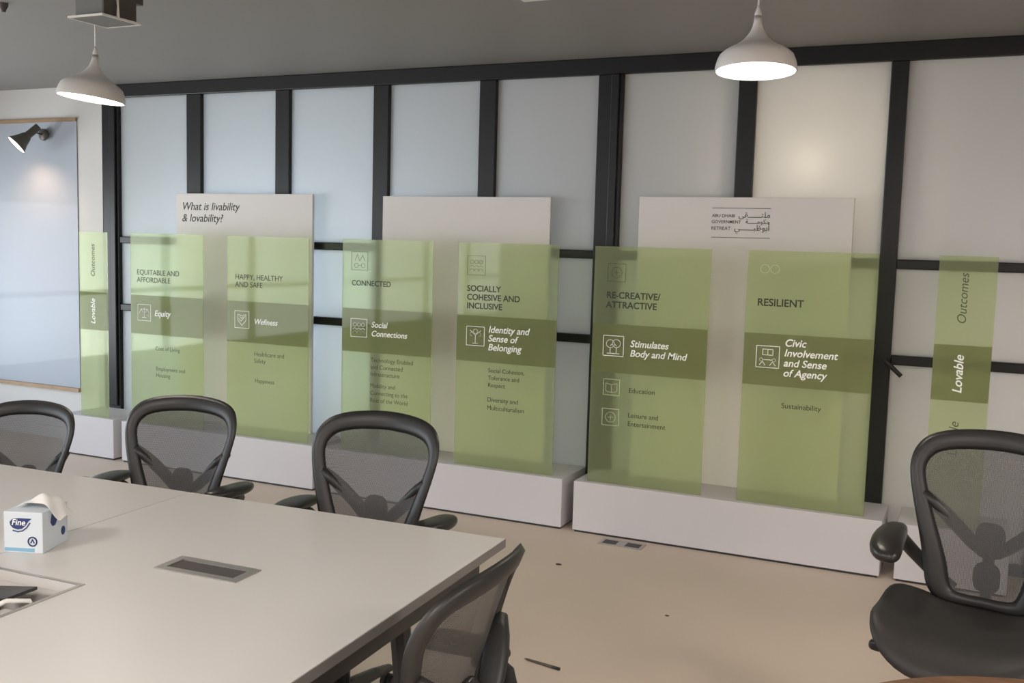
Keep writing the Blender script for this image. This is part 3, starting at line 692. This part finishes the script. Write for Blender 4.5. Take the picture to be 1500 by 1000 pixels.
    MB().blob((-.245,-.053,.365), (.028,.017,.017), 3.0).build('lever_knob', M['pad'], root, smooth=True)
    MB().tube([(0,.02,.10),(0,.02,.39)], .028, 16).build('gas_column', M['chair'], root, smooth=True)
    for k in range(5):
        a = 2*PI*k/5+0.3; c, s = math.cos(a), math.sin(a)
        lg_ = MB().tube([(0.0*c,.02+0.0*s,.115),(.06*c,.02+.06*s,.115),(.20*c,.02+.20*s,.098),(.31*c,.02+.31*s,.078)], [.032,.032,.025,.018], 10, flat=0.8)
        leg = lg_.build('base_leg', M['chair'], root, smooth=True)
        cs_ = MB()
        for d in (-.014, .014):
            q = Vector((.31*c-d*s, .02+.31*s+d*c, .028)); ax = Vector((-s, c, 0))
            cs_.tube([q-ax*.009, q+ax*.009], .028, 18)
        cs_.build('caster', M['black'], leg, smooth=False)
    return root
def put(ch, x, y_, rz, s=1.0, dz=0.0, label=None):
    ch.location = (x, y_, 0); ch.rotation_euler = (0, 0, math.radians(rz)); ch.scale = (s, s, s)
    if label: ch['label'] = label
    return ch
ch3 = make_chair('black mesh office chair at far table edge, before the Connected panel')
CH = {}
CH[3] = put(ch3, -1.87, 2.74, 2, 1.02)
CH[2] = put(copy_tree(ch3), -2.77, 2.80, 10, 0.99, label='black mesh office chair at far table edge, before the Equitable panel')
CH[1] = put(copy_tree(ch3), -3.49, 2.70, 12, 0.92, label='black mesh office chair at the left picture edge, nearest the glossy wall board')
CH[4] = put(copy_tree(ch3), -1.152, 1.84, -88, 0.98, label='black mesh office chair seen from behind at the near end of the table')
for ch_ in CH[4].children:          # its arms are pushed forward and turned in
    if ch_.name.startswith('armrest'): ch_.location.y -= 0.06
CH[5] = put(copy_tree(ch3), 0.045, 3.22, -11, 1.0, label='black mesh office chair at right, turned to the viewer beside the brown round table')
for ch_ in CH[5].children:          # this chair is set higher on its gas column
    if ch_.name.split('.')[0] not in ('base_leg', 'gas_column'): ch_.location.z += 0.08
    if ch_.name.startswith('armrest'): ch_.location.z -= 0.035; ch_.location.y -= 0.04; ch_.rotation_euler.x += math.radians(14); ch_.scale = (1.0, 0.95, 1.5)

# ------------------------------------------------------------------ brown round table, floor items
rtb = thing('round_table', 'brown wooden round table at the bottom right corner', 'table', (0.294, 1.878, 0))
MB().lathe([(0.0,0.690),(0.565,0.690),(0.584,0.697),(0.586,0.708),(0.580,0.718),(0.0,0.72)], 72).build('tabletop', M['brown'], rtb)
MB().tube([(0,0,0.02),(0,0,0.69)], 0.035, 20).build('column', M['steel'], rtb, smooth=True)
MB().lathe([(0.0,0.0),(0.28,0.0),(0.28,0.008),(0.05,0.025),(0.0,0.025)], 48).build('base_plate', M['steel'], rtb)
fb = thing('floor_socket', 'metal floor socket with two dark openings in front of the long plinth', 'socket', (-1.70, 5.235, 0))
f = MB(); f.box(-0.125,0.125,-0.056,-0.040,0,0.004).box(-0.125,0.125,0.040,0.056,0,0.004).box(-0.125,-0.108,-0.040,0.040,0,0.004).box(0.108,0.125,-0.040,0.040,0,0.004).box(-0.028,0.022,-0.040,0.040,0,0.003)
f.build('frame', M['alu'], fb)
boxo('opening', M['black'], (-0.108,-0.028,-0.040,0.040,0.0002,0.0015), fb); boxo('opening', M['black'], (0.022,0.108,-0.040,0.040,0.0002,0.0015), fb)
pn = thing('pen', 'slim brown pen lying on the beige floor near the chair', 'pen', (-1.459, 3.537, 0.006), math.atan2(3.523-3.551, -1.377+1.541))
MB().tube([(-0.083,0,0),(-0.07,0,0),(0.05,0,0)], [0.001,0.0045,0.006], 10).build('barrel', M['pen'], pn, smooth=True)
MB().tube([(0.05,0,0),(0.083,0,0)], 0.0062, 10).build('cap', M['black'], pn, smooth=True)
def scrap(x, y_, s, label):
    mb = MB()
    mb.blob((0,0,0.004*s), (0.018*s,0.010*s,0.004*s), 2.0, 10, 6)
    for v in mb.bm.verts: v.co.x += random.uniform(-.003,.003)*s; v.co.y += random.uniform(-.003,.003)*s
    tag(mb.build('floor_scrap', M['scrap'], loc=(x,y_,0.0)), label, 'debris')
scrap(-1.873, 4.725, 0.9, 'dark crumb on the beige floor near the table corner')
scrap(-1.17, 4.294, 0.6, 'tiny dark speck in the middle of the open beige floor')
